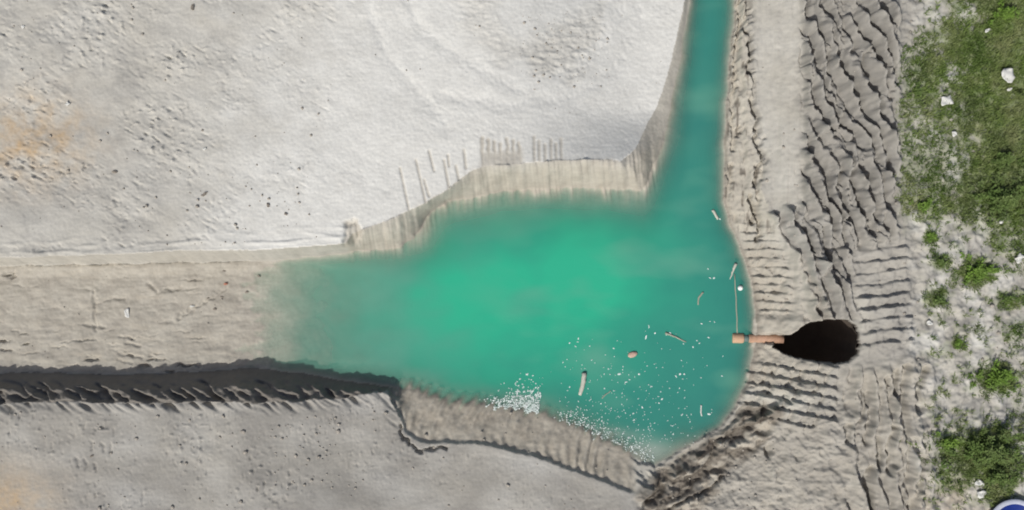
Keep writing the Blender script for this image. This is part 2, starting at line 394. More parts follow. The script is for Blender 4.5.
# margin of the grass: pale loose sand
gm = sm(900, 915, P) * outR
Z += gm * (0.05 * fbm(P / 14, Q / 14, 4, 381, 0.6) + 0.12 * np.maximum(0, noise(P / 8, Q / 8, 383) - 0.3))
Z -= 0.30 * poly_mask([(1014, 84), (1020, 83), (1024, 88), (1021, 95), (1015, 93)], P, Q, 4)

# --- the pit with the pipe trough
HOLE = [(772, 347), (786, 338), (800, 328), (812, 322), (828, 318.5), (846, 320), (855, 326), (860, 336), (862, 346), (858, 356),
        (849, 363), (838, 364), (820, 362), (800, 359), (784, 353)]
Pw, Qw = P + 2.0 * wob1, Q + 2.0 * wob2
ramp = poly_mask([(752, 318), (802, 318), (806, 326), (786, 337), (772, 345), (750, 346)], Pw, Qw, 8)
zr = np.interp(P, [740, 756, 800, 830], [WATER - 0.05, WATER + 0.06, -0.2, 0.0])
Z = Z * (1 - ramp) + ramp * (zr + 0.012 * noise(P / 30, Q / 3.0, 391))
trough = poly_mask([(738, 333), (775, 333), (800, 337), (800, 345), (775, 344), (738, 343)], Pw, Qw, 4)
Z = np.where(inF, Z, Z * (1 - trough) + trough * np.minimum(Z, WATER + 0.05))
hm = poly_mask(HOLE, Pw, Qw, 2.0)
ZPIT = Z.copy()
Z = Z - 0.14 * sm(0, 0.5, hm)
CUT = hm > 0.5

rs_ = sm(700, 760, P) * (~inF) * sm(925, 905, P) * (1 - 0.7 * strip_all)
Z += rs_ * (0.022 * fbm(P / 4.2, Q / 4.2, 2, 405) + 0.05 * np.maximum(0, noise(P / 5.5, Q / 5.5, 407) - 0.3) + 0.03 * fbm(P / 11, Q / 9, 2, 409))
Z = np.where(~inF & (U > 700), np.maximum(Z, WATER + 0.025), Z)
# gentle small scale relief everywhere above water
Z += (~inF | (U < 270)) * 0.006 * fbm(U / 3.1, V / 3.1, 2, 401)

# ------------------------------------------------------------------ ground surface properties (soil tones, with some shade painted in)
pale = mUL * np.clip(bright * 0.80 + 0.24, 0, 1) * (1 - 0.42 * tex) * (1 - 0.35 * tex2) * (1 - marks * 0.35) * (1 - comb * 0.65)
pale = np.maximum(pale, mUL * 0.45 * sm(28, 4, dR) * sm(120, 200, P))
pale = np.clip(pale + 0.22 * trk * mUL, 0, 1)
pale = np.maximum(pale, strip_all * 0.10)
pale = np.maximum(pale, gm * np.clip(0.12 + 0.5 * fbm(P / 22, Q / 22, 3, 415), 0, 0.5))
pale = np.maximum(pale, mLL * (0.06 + 0.2 * fbm(P / 70, Q / 40, 2, 411)) * 1.0)
pale = np.clip(pale + (fbm(P / 40, Q / 30, 3, 413) * 0.10) * outR, 0, 1)
damp = np.zeros_like(Z)
sR = np.where(inR, dR, -dR) + 3.5 * noise(P / 5, Q / 22, 425) + 3 * wob2
damp = np.maximum(damp, sm(346, 352, P) * sm(700, 690, P) * sm(300, 262, Q) * np.where(inF, 0.9, sm(-5, 9, sR) * (0.5 + 0.3 * t) * (1 - 0.8 * sm(635, 655, P) * sm(170, 120, Q))))
damp = damp * (0.85 + 0.3 * np.clip(noise((P - 0.1 * Q) / 4.0, Q / 60, 427), -1, 1))
damp = np.maximum(damp, mUL * np.maximum(comb * 0.5, marks * 0.5))
damp = np.maximum(damp, nt * 0.7)
damp = np.maximum(damp, ledge * inR * sm(0.02, 0.10, t) * 0.95)
damp = np.maximum(damp, cliff * bank * (0.4 + 0.3 * t))
damp = np.maximum(damp, rightbank * bank * (0.25 + 0.5 * t))
damp = np.maximum(damp, 0.30 * ls)
damp = np.maximum(damp, 0.8 * sh * (~inF))
damp = np.maximum(damp, inF * 0.55)
damp = np.maximum(damp, mTR * np.clip(0.30 + 0.4 * sm(280, 262, Q) + 0.5 * fbm(P / 60, Q / 10, 3, 447), 0, 1))
damp = np.maximum(damp, lr * 0.30)
wet_shade = np.zeros_like(Z)
wet_shade = np.maximum(wet_shade, 0.75 * sh * (~inF) * sm(-0.2, 0.3, fbm(P / 24, Q / 14, 3, 424)))  # moist shelf by the shore, deepened with painted shadow
wet_shade = np.maximum(wet_shade, sh * bank * (0.45 + 0.5 * sm(-0.1, 0.3, fbm(P / 14, Q / 10, 3, 423))))
wet_shade = np.maximum(wet_shade, bank * sm(700, 730, P) * sm(0.86, 1.0, t) * 0.45)
wet_shade = np.maximum(wet_shade, hm * 1.0)  # pit opening darkened, shade painted into the soil colour
wet_shade = np.maximum(wet_shade, bzz * 0.05)  # scraped slope toned slightly darker overall
wet_shade = np.maximum(wet_shade, ledge * inR * sm(0.02, 0.10, t) * (0.05 + 0.25 * sm(0.85, 1.0, t)))
wet_shade = np.maximum(wet_shade, 0.85 * sh * sm(0.45, 0.85, np.maximum(rdg, 0.5 * rdg2)) * (~inF))
wet_shade = np.maximum(wet_shade, cliff * bank * 0.7 * sm(0.35, 0.6, fbm(P / 5, Q / 20, 3, 421)))
wet_shade = np.maximum(wet_shade, tr_wall * bank * 0.55)  # shade of the lower trench wall painted into its colour
ochre = mUL * np.exp(-(((P - 32) / 55) ** 2 + ((Q - 140) / 42) ** 2)) * np.clip(0.85 + 0.8 * fbm(P / 18, Q / 14, 3, 431), 0, 1.2)
ochre += mLL * np.exp(-(((P + 10) / 60) ** 2 + ((Q - 500) / 34) ** 2)) * 0.95
ochre += np.exp(-(((P - 950) / 30) ** 2 + ((Q - 500) / 20) ** 2)) * 0.4
ochre = np.clip(ochre, 0, 1)
grey = mUL * np.clip(sm(360, 60, P) * (0.14 + 0.65 * fbm(P / 50, Q / 30, 4, 441, 0.65) + 0.5 * fbm(al / 14, ac / 5, 3, 442)), 0, 1)
grey = np.maximum(grey, mUL * 0.9 * np.exp(-(((P - 40) / 75) ** 2 + ((Q - 196) / 22) ** 2)) * np.clip(0.7 + 0.9 * noise(al / 25, ac / 6, 446), 0, 1))
grey = np.maximum(grey, mUL * 0.9 * np.exp(-(((P - 125) / 60) ** 2 + ((Q - 155) / 30) ** 2)) * np.clip(0.4 + 1.2 * fbm(al / 18, ac / 6, 3, 450), 0, 1))
grey = np.maximum(grey, mLL * (0.84 + 0.35 * fbm(P / 60, Q / 60, 3, 443)))
grey = np.maximum(grey, mTR * np.clip(0.25 + 0.9 * fbm(P / 34, Q / 12, 4, 449, 0.6), 0, 0.9)); grey = np.maximum(grey, bzz * 1.0); rs = sm(700, 760, P) * outR * (1 - strip_all * 0.8) * sm(925, 905, P)
grey = np.maximum(grey, rs * np.clip(0.80 + 0.4 * fbm(P / 40, Q / 30, 3, 448), 0, 1)); grey = np.maximum(grey, rightbank * bank * 0.6); grey = np.maximum(grey, ls * 0.6)
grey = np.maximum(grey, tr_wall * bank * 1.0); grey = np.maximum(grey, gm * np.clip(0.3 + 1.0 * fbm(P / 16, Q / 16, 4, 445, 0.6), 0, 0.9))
grey = np.clip(grey, 0, 1)

# vegetation density (where plants root)
GR = [((960, -80), (1200, -80), (1200, 250), (1005, 245), (985, 215), (955, 222), (925, 215), (905, 205), (903, 150), (900, 95), (915, 60), (945, 20))]
veg = poly_mask(list(GR[0]), P + wob1 * 10, Q + wob2 * 16, 60)
thin = fbm(P / 30, Q / 30, 3, 451)
veg = veg * np.clip(1.05 + 0.95 * thin + 0.7 * fbm(P / 12, Q / 12, 3, 453, 0.6) + 0.5 * sm(950, 1010, P), 0, 1)
bald = poly_mask([(905, 95), (945, 110), (970, 140), (955, 175), (915, 190)], P + wob1 * 12, Q + wob2 * 12, 40)
veg *= 1 - 0.55 * bald
PATCH = [(976, 272, 22, 17, .95), (998, 378, 24, 17, .95), (985, 455, 50, 34, .95), (946, 440, 16, 12, .7), (930, 238, 9, 9, .8), (940, 262, 14, 10, .8),
         (936, 298, 15, 12, .85), (957, 343, 9, 6, .9), (1010, 300, 22, 12, .6), (1015, 330, 18, 14, .35), (922, 208, 14, 10, .9),
         (955, 480, 26, 16, .5), (1000, 488, 22, 22, .9), (1020, 420, 10, 14, .3), (968, 370, 12, 8, .25), (1060, 400, 40, 80, .7)]
for (x, y, rx, ry, a) in PATCH:
    q = np.exp(-(((P - x) / rx) ** 2 + ((Q - y) / ry) ** 2) * 1.1)
    veg = np.maximum(veg, a * sm(0.25, 0.75, q + 0.25 * fbm(P / 9, Q / 9, 3, 461)))
veg = np.maximum(veg, sm(1060, 1130, P) * np.clip(0.6 + 0.6 * thin, 0, 1) * sm(200, 260, Q))
veg = np.maximum(veg, 0.30 * sm(912, 935, P) * sm(0.05, 0.5, fbm(P / 14, Q / 12, 4, 463, 0.65)))
veg = veg * outR * sm(893, 906, P + 5 * wf1) * (P > 880)
veg *= sm(26, 30, np.hypot(P - 1015, Q - 526))          # none grows through the tub
veg = np.clip(veg, 0, 1)

# ------------------------------------------------------------------ mesh building
def link(o, parent=None):
    COL.objects.link(o)
    if parent: o.parent = parent
    return o

def mesh_np(name, verts, faces_flat, loops_per, mat, smooth=True, attrs=None):
    me = bpy.data.meshes.new(name)
    nv = len(verts); nf = len(faces_flat) // loops_per
    me.vertices.add(nv); me.vertices.foreach_set('co', np.ascontiguousarray(verts, dtype=np.float32).ravel())
    me.loops.add(nf * loops_per); me.loops.foreach_set('vertex_index', np.ascontiguousarray(faces_flat, dtype=np.int32).ravel())
    me.polygons.add(nf)
    me.polygons.foreach_set('loop_start', np.arange(0, nf * loops_per, loops_per, dtype=np.int32))
    me.polygons.foreach_set('loop_total', np.full(nf, loops_per, dtype=np.int32))
    if smooth: me.polygons.foreach_set('use_smooth', np.ones(nf, dtype=bool))
    for an, (typ, arr) in (attrs or {}).items():
        at = me.attributes.new(an, typ, 'POINT')
        at.data.foreach_set('value' if typ == 'FLOAT' else 'color', np.ascontiguousarray(arr, dtype=np.float32).ravel())
    me.update(calc_edges=True); me.validate()
    if mat: me.materials.append(mat)
    return bpy.data.objects.new(name, me)

def mat_new(name):
    m = bpy.data.materials.new(name); m.use_nodes = True
    n = m.node_tree.nodes; l = m.node_tree.links
    return m, n, l, n['Principled BSDF']

def rgb(c): return (c[0], c[1], c[2], 1)

def mixc(n, l, fac, a, b, typ='MIX'):
    x = n.new('ShaderNodeMix'); x.data_type = 'RGBA'; x.blend_type = typ; x.clamp_factor = True
    for sock, val in ((x.inputs[0], fac), (x.inputs[6], a), (x.inputs[7], b)):
        if isinstance(val, (int, float)): sock.default_value = val
        elif isinstance(val, tuple): sock.default_value = rgb(val)
        else: l.new(val, sock)
    return x.outputs[2]

def math_n(n, l, op, a, b=None, clamp=False):
    x = n.new('ShaderNodeMath'); x.operation = op; x.use_clamp = clamp
    for i, v in enumerate((a, b)):
        if v is None: continue
        if isinstance(v, (int, float)): x.inputs[i].default_value = v
        else: l.new(v, x.inputs[i])
    return x.outputs[0]

def noise_n(n, l, scale, detail=4, rough=0.6, vec=None):
    x = n.new('ShaderNodeTexNoise'); x.inputs['Scale'].default_value = scale; x.inputs['Detail'].default_value = detail
    x.inputs['Roughness'].default_value = rough
    if vec is not None: l.new(vec, x.inputs['Vector'])
    return x.outputs['Fac']

def ramp_n(n, l, fac, lo, hi):
    x = n.new('ShaderNodeMapRange'); x.inputs[1].default_value = lo; x.inputs[2].default_value = hi
    l.new(fac, x.inputs[0]); return x.outputs[0]

def sand_material():
    m, n, l, b = mat_new('sand')
    a1 = n.new('ShaderNodeAttribute'); a1.attribute_name = 'soil'
    a2 = n.new('ShaderNodeAttribute'); a2.attribute_name = 'soil_extra'
    s1 = n.new('ShaderNodeSeparateColor'); l.new(a1.outputs['Color'], s1.inputs[0])
    s2 = n.new('ShaderNodeSeparateColor'); l.new(a2.outputs['Color'], s2.inputs[0])
    tc = n.new('ShaderNodeTexCoord'); obj = tc.outputs['Object']
    n_big = noise_n(n, l, 0.35, 4, 0.6, obj); n_mid = noise_n(n, l, 2.2, 5, 0.65, obj)
    n_fine = noise_n(n, l, 14.0, 5, 0.7, obj); n_grain = noise_n(n, l, 70.0, 3, 0.7, obj)
    mp = n.new('ShaderNodeMapping'); mp.inputs['Rotation'].default_value = (0, 0, math.radians(31)); mp.inputs['Scale'].default_value = (1.0, 4.0, 1.0)
    l.new(obj, mp.inputs['Vector']); n_str = noise_n(n, l, 2.4, 5, 0.65, mp.outputs[0])
    base = mixc(n, l, ramp_n(n, l, n_big, 0.3, 0.7), (0.42, 0.398, 0.342), (0.48, 0.463, 0.412))
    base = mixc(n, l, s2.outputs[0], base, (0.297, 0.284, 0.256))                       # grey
    base = mixc(n, l, s1.outputs[0], base, (0.660, 0.656, 0.615))                       # pale dry crust
    dampc = mixc(n, l, ramp_n(n, l, n_mid, 0.3, 0.7), (0.385, 0.345, 0.28), (0.455, 0.422, 0.352))
    base = mixc(n, l, s1.outputs[1], base, dampc)                                      # damp
    base = mixc(n, l, math_n(n, l, 'MULTIPLY', s2.outputs[1], ramp_n(n, l, n_mid, 0.2, 0.7), True), base, (0.46, 0.33, 0.19))   # ochre
    base = mixc(n, l, s1.outputs[2], base, (0.115, 0.098, 0.080))                      # wetness and painted shade
    base = mixc(n, l, math_n(n, l, 'MULTIPLY', s2.outputs[2], 0.85), base,
                mixc(n, l, ramp_n(n, l, n_mid, 0.35, 0.65), (0.10, 0.16, 0.035), (0.20, 0.23, 0.09)))   # thin moss and humus
    base = mixc(n, l, a1.outputs['Alpha'], base, (0.030, 0.024, 0.021))                # pit shade painted as near-black on its rim
    v = math_n(n, l, 'ADD', math_n(n, l, 'MULTIPLY', ramp_n(n, l, n_fine, 0.3, 0.7), 0.11), 0.945)
    v2 = math_n(n, l, 'ADD', math_n(n, l, 'MULTIPLY', ramp_n(n, l, n_str, 0.3, 0.7), 0.14), 0.93)
    v3 = math_n(n, l, 'ADD', math_n(n, l, 'MULTIPLY', ramp_n(n, l, n_mid, 0.3, 0.7), 0.12), 0.94)
    vv = math_n(n, l, 'MULTIPLY', math_n(n, l, 'MULTIPLY', v, v2), v3)
    cc = n.new('ShaderNodeCombineColor')
    for i in range(3): l.new(vv, cc.inputs[i])
    base = mixc(n, l, 1.0, base, cc.outputs[0], 'MULTIPLY')
    l.new(base, b.inputs['Base Color'])
    b.inputs['Specular IOR Level'].default_value = 0.2
    rr = n.new('ShaderNodeMapRange'); rr.inputs[3].default_value = 0.95; rr.inputs[4].default_value = 0.6
    l.new(s1.outputs[2], rr.inputs[0]); l.new(rr.outputs[0], b.inputs['Roughness'])
    bp = n.new('ShaderNodeBump'); bp.inputs['Distance'].default_value = 0.02; bp.inputs['Strength'].default_value = 0.18
    hh = math_n(n, l, 'ADD', n_fine, math_n(n, l, 'MULTIPLY', n_grain, 0.35))
    l.new(hh, bp.inputs['Height']); l.new(bp.outputs[0], b.inputs['Normal'])
    return m

SAND = sand_material()
X = (U - CX) / S; Y = (CY - V) / S
verts = np.stack([X, Y, Z], -1).reshape(-1, 3)
idx = np.arange(NX * NY).reshape(NY, NX)
keep = ~(CUT[1:, :-1] & CUT[1:, 1:] & CUT[:-1, 1:] & CUT[:-1, :-1])
quads = np.stack([idx[1:, :-1], idx[1:, 1:], idx[:-1, 1:], idx[:-1, :-1]], -1)[keep].reshape(-1)
one = np.ones(NX * NY)
soil = np.stack([pale.ravel(), damp.ravel(), wet_shade.ravel(), sm(0.45, 0.7, hm).ravel()], -1)  # alpha carries the painted pit shade
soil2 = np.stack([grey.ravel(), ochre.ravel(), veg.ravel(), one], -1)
ground = mesh_np('ground', verts, quads, 4, SAND, True, {'soil': ('FLOAT_COLOR', soil), 'soil_extra': ('FLOAT_COLOR', soil2)})
ground['kind'] = 'structure'; ground['label'] = 'pale excavated sand with trench, banks and machine tracks'
link(ground)

def ground_z(x, y):
    u = np.asarray(x) * S + CX; v = CY - np.asarray(y) * S
    i = np.clip(np.searchsorted(ux, u) - 1, 0, NX - 2); j = np.clip(np.searchsorted(vy, v) - 1, 0, NY - 2)
    fu = np.clip((u - ux[i]) / (ux[i + 1] - ux[i]), 0, 1); fv = np.clip((v - vy[j]) / (vy[j + 1] - vy[j]), 0, 1)
    return (Z[j, i] * (1 - fu) + Z[j, i + 1] * fu) * (1 - fv) + (Z[j + 1, i] * (1 - fu) + Z[j + 1, i + 1] * fu) * fv

def on_ground(px, py):
    z = 0.0
    for _ in range(12):
        x, y = unproject(px, py, z); z = float(ground_z(x, y))
    return x, y, z

def on_water(px, py, dz=0.0):
    x, y = unproject(px, py, WATER + dz); return x, y, WATER + dz

# ------------------------------------------------------------------ water
def water_material():
    m, n, l, b = mat_new('milky_water')
    out = [q for q in n if q.type == 'OUTPUT_MATERIAL'][0]
    a = n.new('ShaderNodeAttribute'); a.attribute_name = 'turbidity'
    c = n.new('ShaderNodeAttribute'); c.attribute_name = 'sediment'
    sp = n.new('ShaderNodeSeparateColor'); l.new(c.outputs['Color'], sp.inputs[0])
    tc = n.new('ShaderNodeTexCoord'); obj = tc.outputs['Object']
    n1 = noise_n(n, l, 0.45, 4, 0.55, obj); n2 = noise_n(n, l, 1.6, 3, 0.5, obj)
    col = mixc(n, l, sp.outputs[0], (0.040, 0.218, 0.184), (0.032, 0.430, 0.256))     # clear blue-green to milky green
    col = mixc(n, l, sp.outputs[1], col, (0.150, 0.370, 0.275))                       # sandy plume
    col = mixc(n, l, math_n(n, l, 'MULTIPLY', ramp_n(n, l, n1, 0.35, 0.75), 0.15), col, (0.080, 0.45, 0.295))
    col = mixc(n, l, sp.outputs[2], col, (0.40, 0.48, 0.42))                          # film of foam
    l.new(col, b.inputs['Base Color'])
    b.inputs['Roughness'].default_value = 0.12; b.inputs['IOR'].default_value = 1.33
    b.inputs['Specular IOR Level'].default_value = 0.5
    bp = n.new('ShaderNodeBump'); bp.inputs['Distance'].default_value = 0.01; bp.inputs['Strength'].default_value = 0.25
    l.new(noise_n(n, l, 9.0, 3, 0.55, obj), bp.inputs['Height']); l.new(bp.outputs[0], b.inputs['Normal'])
    tr = n.new('ShaderNodeBsdfTransparent'); tr.inputs[0].default_value = (0.97, 0.99, 0.98, 1)
    mx = n.new('ShaderNodeMixShader'); l.new(a.outputs['Fac'], mx.inputs[0]); l.new(tr.outputs[0], mx.inputs[1]); l.new(b.outputs[0], mx.inputs[2])
    l.new(mx.outputs[0], out.inputs['Surface'])
    return m

st = 2
js = np.arange(0, NY, st); is_ = np.arange(0, NX, st)
Zs = Z[np.ix_(js, is_)]; Us = U[np.ix_(js, is_)]; Vs = V[np.ix_(js, is_)]; inRs = inR[np.ix_(js, is_)]; dFs = np.where(inF, dF, 0)[np.ix_(js, is_)]
hs = hm[np.ix_(js, is_)]
kw = H / (H - WATER); Ps = CX + (Us - CX) * kw; Qs = CY + (Vs - CY) * kw
dep = np.clip(WATER - Zs, 0, 3)
turb = 1 - np.exp(-dep / 0.19)
nz = fbm(Ps / 70, Qs / 45, 3, 501)
green = np.exp(-(((Ps - 500) / 150) ** 2 + ((Qs - 305) / 88) ** 2) ** 1.1) + 0.5 * np.exp(-(((Ps - 590) / 90) ** 2 + ((Qs - 250) / 60) ** 2))
green = np.clip(green * (0.95 + 0.3 * nz), 0, 1)
sandy = sm(500, 290, Ps + 50 * nz) * 0.85 + 0.55 * np.clip(fbm(Ps / 90, Qs / 40, 3, 503), 0, 1) * sm(420, 560, Ps) + 0.35 * sm(30, 5, dFs) * sm(680, 560, Ps) + 0.10 * sm(330, 100, Qs) * sm(400, 640, Ps) * sm(740, 690, Ps) * (0.5 + nz)
sandy = np.clip(sandy, 0, 1)
film = np.exp(-(((Ps - 648) / 26) ** 2 + ((Qs - 452) / 11) ** 2)) * 0.85
film = np.maximum(film, np.exp(-(((Ps - 522) / 16) ** 2 + ((Qs - 404) / 8) ** 2)) * 0.75)
film = np.maximum(film, np.exp(-(((Ps - 600 - (Qs - 432) * 1.8) / 34) ** 2 + ((Qs - 434) / 7) ** 2)) * 0.5)
ok = inRs & (Zs < WATER + 0.06)
okq = ok[:-1, :-1] | ok[1:, :-1] | ok[:-1, 1:] | ok[1:, 1:]
okq &= (Us[:-1, :-1] > 190) & (Us[:-1, :-1] < 790) & (hs[:-1, :-1] < 0.02)
ids = np.arange(Zs.size).reshape(Zs.shape)
q = np.stack([ids[1:, :-1], ids[1:, 1:], ids[:-1, 1:], ids[:-1, :-1]], -1)[okq]
used, inv = np.unique(q.ravel(), return_inverse=True)
wv = np.stack([(Us.ravel() - CX) / S, (CY - Vs.ravel()) / S, np.full(Us.size, WATER)], -1)[used]
water = mesh_np('water', wv, inv.astype(np.int32), 4, water_material(), True,
                {'turbidity': ('FLOAT', turb.ravel()[used]),
                 'sediment': ('FLOAT_COLOR', np.stack([green.ravel(), sandy.ravel(), film.ravel(), np.ones(Us.size)], -1)[used])})
water['kind'] = 'structure'; water['label'] = 'milky turquoise water filling the pond and channel'
link(water)

# ------------------------------------------------------------------ the undercut pit
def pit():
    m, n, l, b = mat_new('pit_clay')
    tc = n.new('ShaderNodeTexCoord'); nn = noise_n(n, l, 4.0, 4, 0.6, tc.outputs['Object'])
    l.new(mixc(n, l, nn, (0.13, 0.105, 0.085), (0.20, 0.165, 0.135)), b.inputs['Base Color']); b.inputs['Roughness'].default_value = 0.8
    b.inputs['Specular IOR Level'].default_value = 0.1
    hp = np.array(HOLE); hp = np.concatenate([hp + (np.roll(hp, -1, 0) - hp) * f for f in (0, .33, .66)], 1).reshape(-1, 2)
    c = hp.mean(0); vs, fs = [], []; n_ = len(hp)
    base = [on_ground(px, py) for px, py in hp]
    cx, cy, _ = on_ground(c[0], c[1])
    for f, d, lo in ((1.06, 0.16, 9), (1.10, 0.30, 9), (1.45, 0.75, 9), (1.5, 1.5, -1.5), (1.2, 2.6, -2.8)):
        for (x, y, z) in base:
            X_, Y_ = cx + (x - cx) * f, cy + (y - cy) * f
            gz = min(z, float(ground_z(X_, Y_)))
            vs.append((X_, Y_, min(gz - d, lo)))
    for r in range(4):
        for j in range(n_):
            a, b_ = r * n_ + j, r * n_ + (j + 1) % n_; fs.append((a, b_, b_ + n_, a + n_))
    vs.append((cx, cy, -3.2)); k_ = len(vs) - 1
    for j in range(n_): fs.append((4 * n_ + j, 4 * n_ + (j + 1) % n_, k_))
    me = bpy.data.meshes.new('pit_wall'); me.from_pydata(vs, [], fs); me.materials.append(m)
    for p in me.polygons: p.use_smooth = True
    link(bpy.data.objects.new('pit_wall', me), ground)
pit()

# ------------------------------------------------------------------ small builders
def tag(o, label, cat, group=None, kind=None):
    o['label'] = label
    if cat: o['category'] = cat
    if group: o['group'] = group
    if kind: o['kind'] = kind
    return o

def plain_mat(name, c1, c2, scale=20, rough=0.7, bump=0.3, spec=0.3):
    m, n, l, b = mat_new(name)
    tc = n.new('ShaderNodeTexCoord'); nn = noise_n(n, l, scale, 4, 0.65, tc.outputs['Object'])
    l.new(mixc(n, l, ramp_n(n, l, nn, 0.3, 0.7), c1, c2), b.inputs['Base Color'])
    b.inputs['Roughness'].default_value = rough; b.inputs['Specular IOR Level'].default_value = spec
    bp = n.new('ShaderNodeBump'); bp.inputs['Distance'].default_value = 0.01; bp.inputs['Strength'].default_value = bump
    l.new(nn, bp.inputs['Height']); l.new(bp.outputs[0], b.inputs['Normal'])
    return m

WHITE = plain_mat('white_plastic', (0.58, 0.58, 0.54), (0.70, 0.70, 0.66), 12, 0.5, 0.2)
BALL = plain_mat('white_ball', (0.88, 0.88, 0.86), (0.92, 0.92, 0.90), 6, 0.35, 0.05)
FOAM = plain_mat('foam', (0.58, 0.72, 0.66), (0.93, 0.94, 0.93), 9, 0.9, 0.2)
BARK = plain_mat('driftwood', (0.27, 0.30, 0.23), (0.38, 0.38, 0.30), 22, 0.85, 0.5)
PALEWOOD = plain_mat('bleached_wood', (0.45, 0.45, 0.38), (0.58, 0.56, 0.49), 22, 0.85, 0.5)
PIPE = plain_mat('orange_brown_pvc', (0.38, 0.24, 0.16), (0.56, 0.34, 0.23), 9, 0.65, 0.2)
COLLAR = plain_mat('pale_orange_pvc', (0.48, 0.32, 0.20), (0.62, 0.40, 0.26), 9, 0.65, 0.2)
GREYP = plain_mat('grey_rubber', (0.10, 0.16, 0.15), (0.16, 0.22, 0.2), 10, 0.6, 0.1)
BLUE = plain_mat('blue_plastic', (0.008, 0.022, 0.16), (0.012, 0.032, 0.21), 3, 0.45, 0.05)
RIMM = plain_mat('pale_rim', (0.42, 0.45, 0.55), (0.55, 0.57, 0.64), 5, 0.45, 0.05)
CLOD = plain_mat('sand_clod', (0.30, 0.275, 0.235), (0.46, 0.425, 0.37), 3, 0.95, 0.6, 0.1)
DARK = plain_mat('dark_clod', (0.21, 0.185, 0.155), (0.31, 0.28, 0.24), 14, 0.95, 0.6, 0.1)
BRICK = plain_mat('brick', (0.40, 0.17, 0.11), (0.52, 0.27, 0.20), 14, 0.9, 0.5, 0.1)

def leaf_mat(name, a, b_, c):
    m, n, l, b = mat_new(name)
    at = n.new('ShaderNodeAttribute'); at.attribute_name = 'tint'
    col = mixc(n, l, at.outputs['Fac'], a, b_)
    tc = n.new('ShaderNodeTexCoord'); nn = noise_n(n, l, 1.1, 3, 0.6, tc.outputs['Object'])
    col = mixc(n, l, ramp_n(n, l, nn, 0.42, 0.72), col, c)
    n2 = noise_n(n, l, 0.75, 4, 0.62, tc.outputs['Object'])
    col = mixc(n, l, math_n(n, l, 'MULTIPLY', ramp_n(n, l, n2, 0.48, 0.62), 0.6), col, (0.045, 0.085, 0.016))
    l.new(col, b.inputs['Base Color']); b.inputs['Roughness'].default_value = 0.65; b.inputs['Specular IOR Level'].default_value = 0.2
    return m
GRASS = leaf_mat('grass_blades', (0.095, 0.155, 0.030), (0.175, 0.240, 0.065), (0.23, 0.255, 0.110))
LEAF_B = leaf_mat('bright_leaves', (0.095, 0.180, 0.022), (0.180, 0.290, 0.050), (0.19, 0.26, 0.08))
LEAF_D = leaf_mat('dark_leaves', (0.068, 0.120, 0.026), (0.150, 0.215, 0.058), (0.17, 0.205, 0.085))
STEM = plain_mat('weed_stem', (0.10, 0.11, 0.04), (0.16, 0.16, 0.07), 20, 0.8, 0.2)

def py_mesh(name, vs, fs, mat, parent=None, smooth=True):
    me = bpy.data.meshes.new(name); me.from_pydata([tuple(v) for v in vs], [], fs)
    if smooth:
        for p in me.polygons: p.use_smooth = True
    me.materials.append(mat)
    return link(bpy.data.objects.new(name, me), parent)

def tube_geo(path, radii, seg=10, cap=True):
    vs, fs = [], []
    path = [Vector(p) for p in path]
    for i, p in enumerate(path):
        d = (path[min(i + 1, len(path) - 1)] - path[max(i - 1, 0)]).normalized()
        a = d.cross(Vector((0, 0, 1)));  a = a.normalized() if a.length > 1e-4 else Vector((1, 0, 0))
        b = d.cross(a)
        for j in range(seg):
            th = 2 * math.pi * j / seg
            vs.append(p + (a * math.cos(th) + b * math.sin(th)) * radii[i])
    for i in range(len(path) - 1):
        for j in range(seg):
            fs.append((i * seg + j, i * seg + (j + 1) % seg, (i + 1) * seg + (j + 1) % seg, (i + 1) * seg + j))
    if cap:
        fs.append(tuple(range(seg))[::-1]); fs.append(tuple((len(path) - 1) * seg + j for j in range(seg)))
    return vs, fs

def lathe_geo(prof, seg=48):
    vs, fs = [], []
    for r, z in prof:
        for j in range(seg):
            th = 2 * math.pi * j / seg; vs.append((r * math.cos(th), r * math.sin(th), z))
    for i in range(len(prof) - 1):
        for j in range(seg):
            fs.append((i * seg + j, i * seg + (j + 1) % seg, (i + 1) * seg + (j + 1) % seg, (i + 1) * seg + j))
    return vs, fs

def lump_geo(r, sx=1, sy=1, sz=0.7, rnd=rng, n=7, m=5, rough=0.25):
    vs = [(0, 0, r * sz)]; fs = []
    for i in range(1, m):
        ph = math.pi * i / m
        for j in range(n):
            th = 2 * math.pi * j / n + i * 0.3; q = r * (1 + rnd.uniform(-rough, rough))
            vs.append((q * sx * math.sin(ph) * math.cos(th), q * sy * math.sin(ph) * math.sin(th), q * sz * math.cos(ph)))
    vs.append((0, 0, -r * sz)); last = len(vs) - 1
    for j in range(n):
        fs.append((0, 1 + j, 1 + (j + 1) % n)); fs.append((last, last - n + (j + 1) % n, last - n + j))
    for i in range(m - 2):
        for j in range(n):
            a = 1 + i * n + j; b = 1 + i * n + (j + 1) % n; fs.append((a, a + n, b + n, b))
    return vs, fs

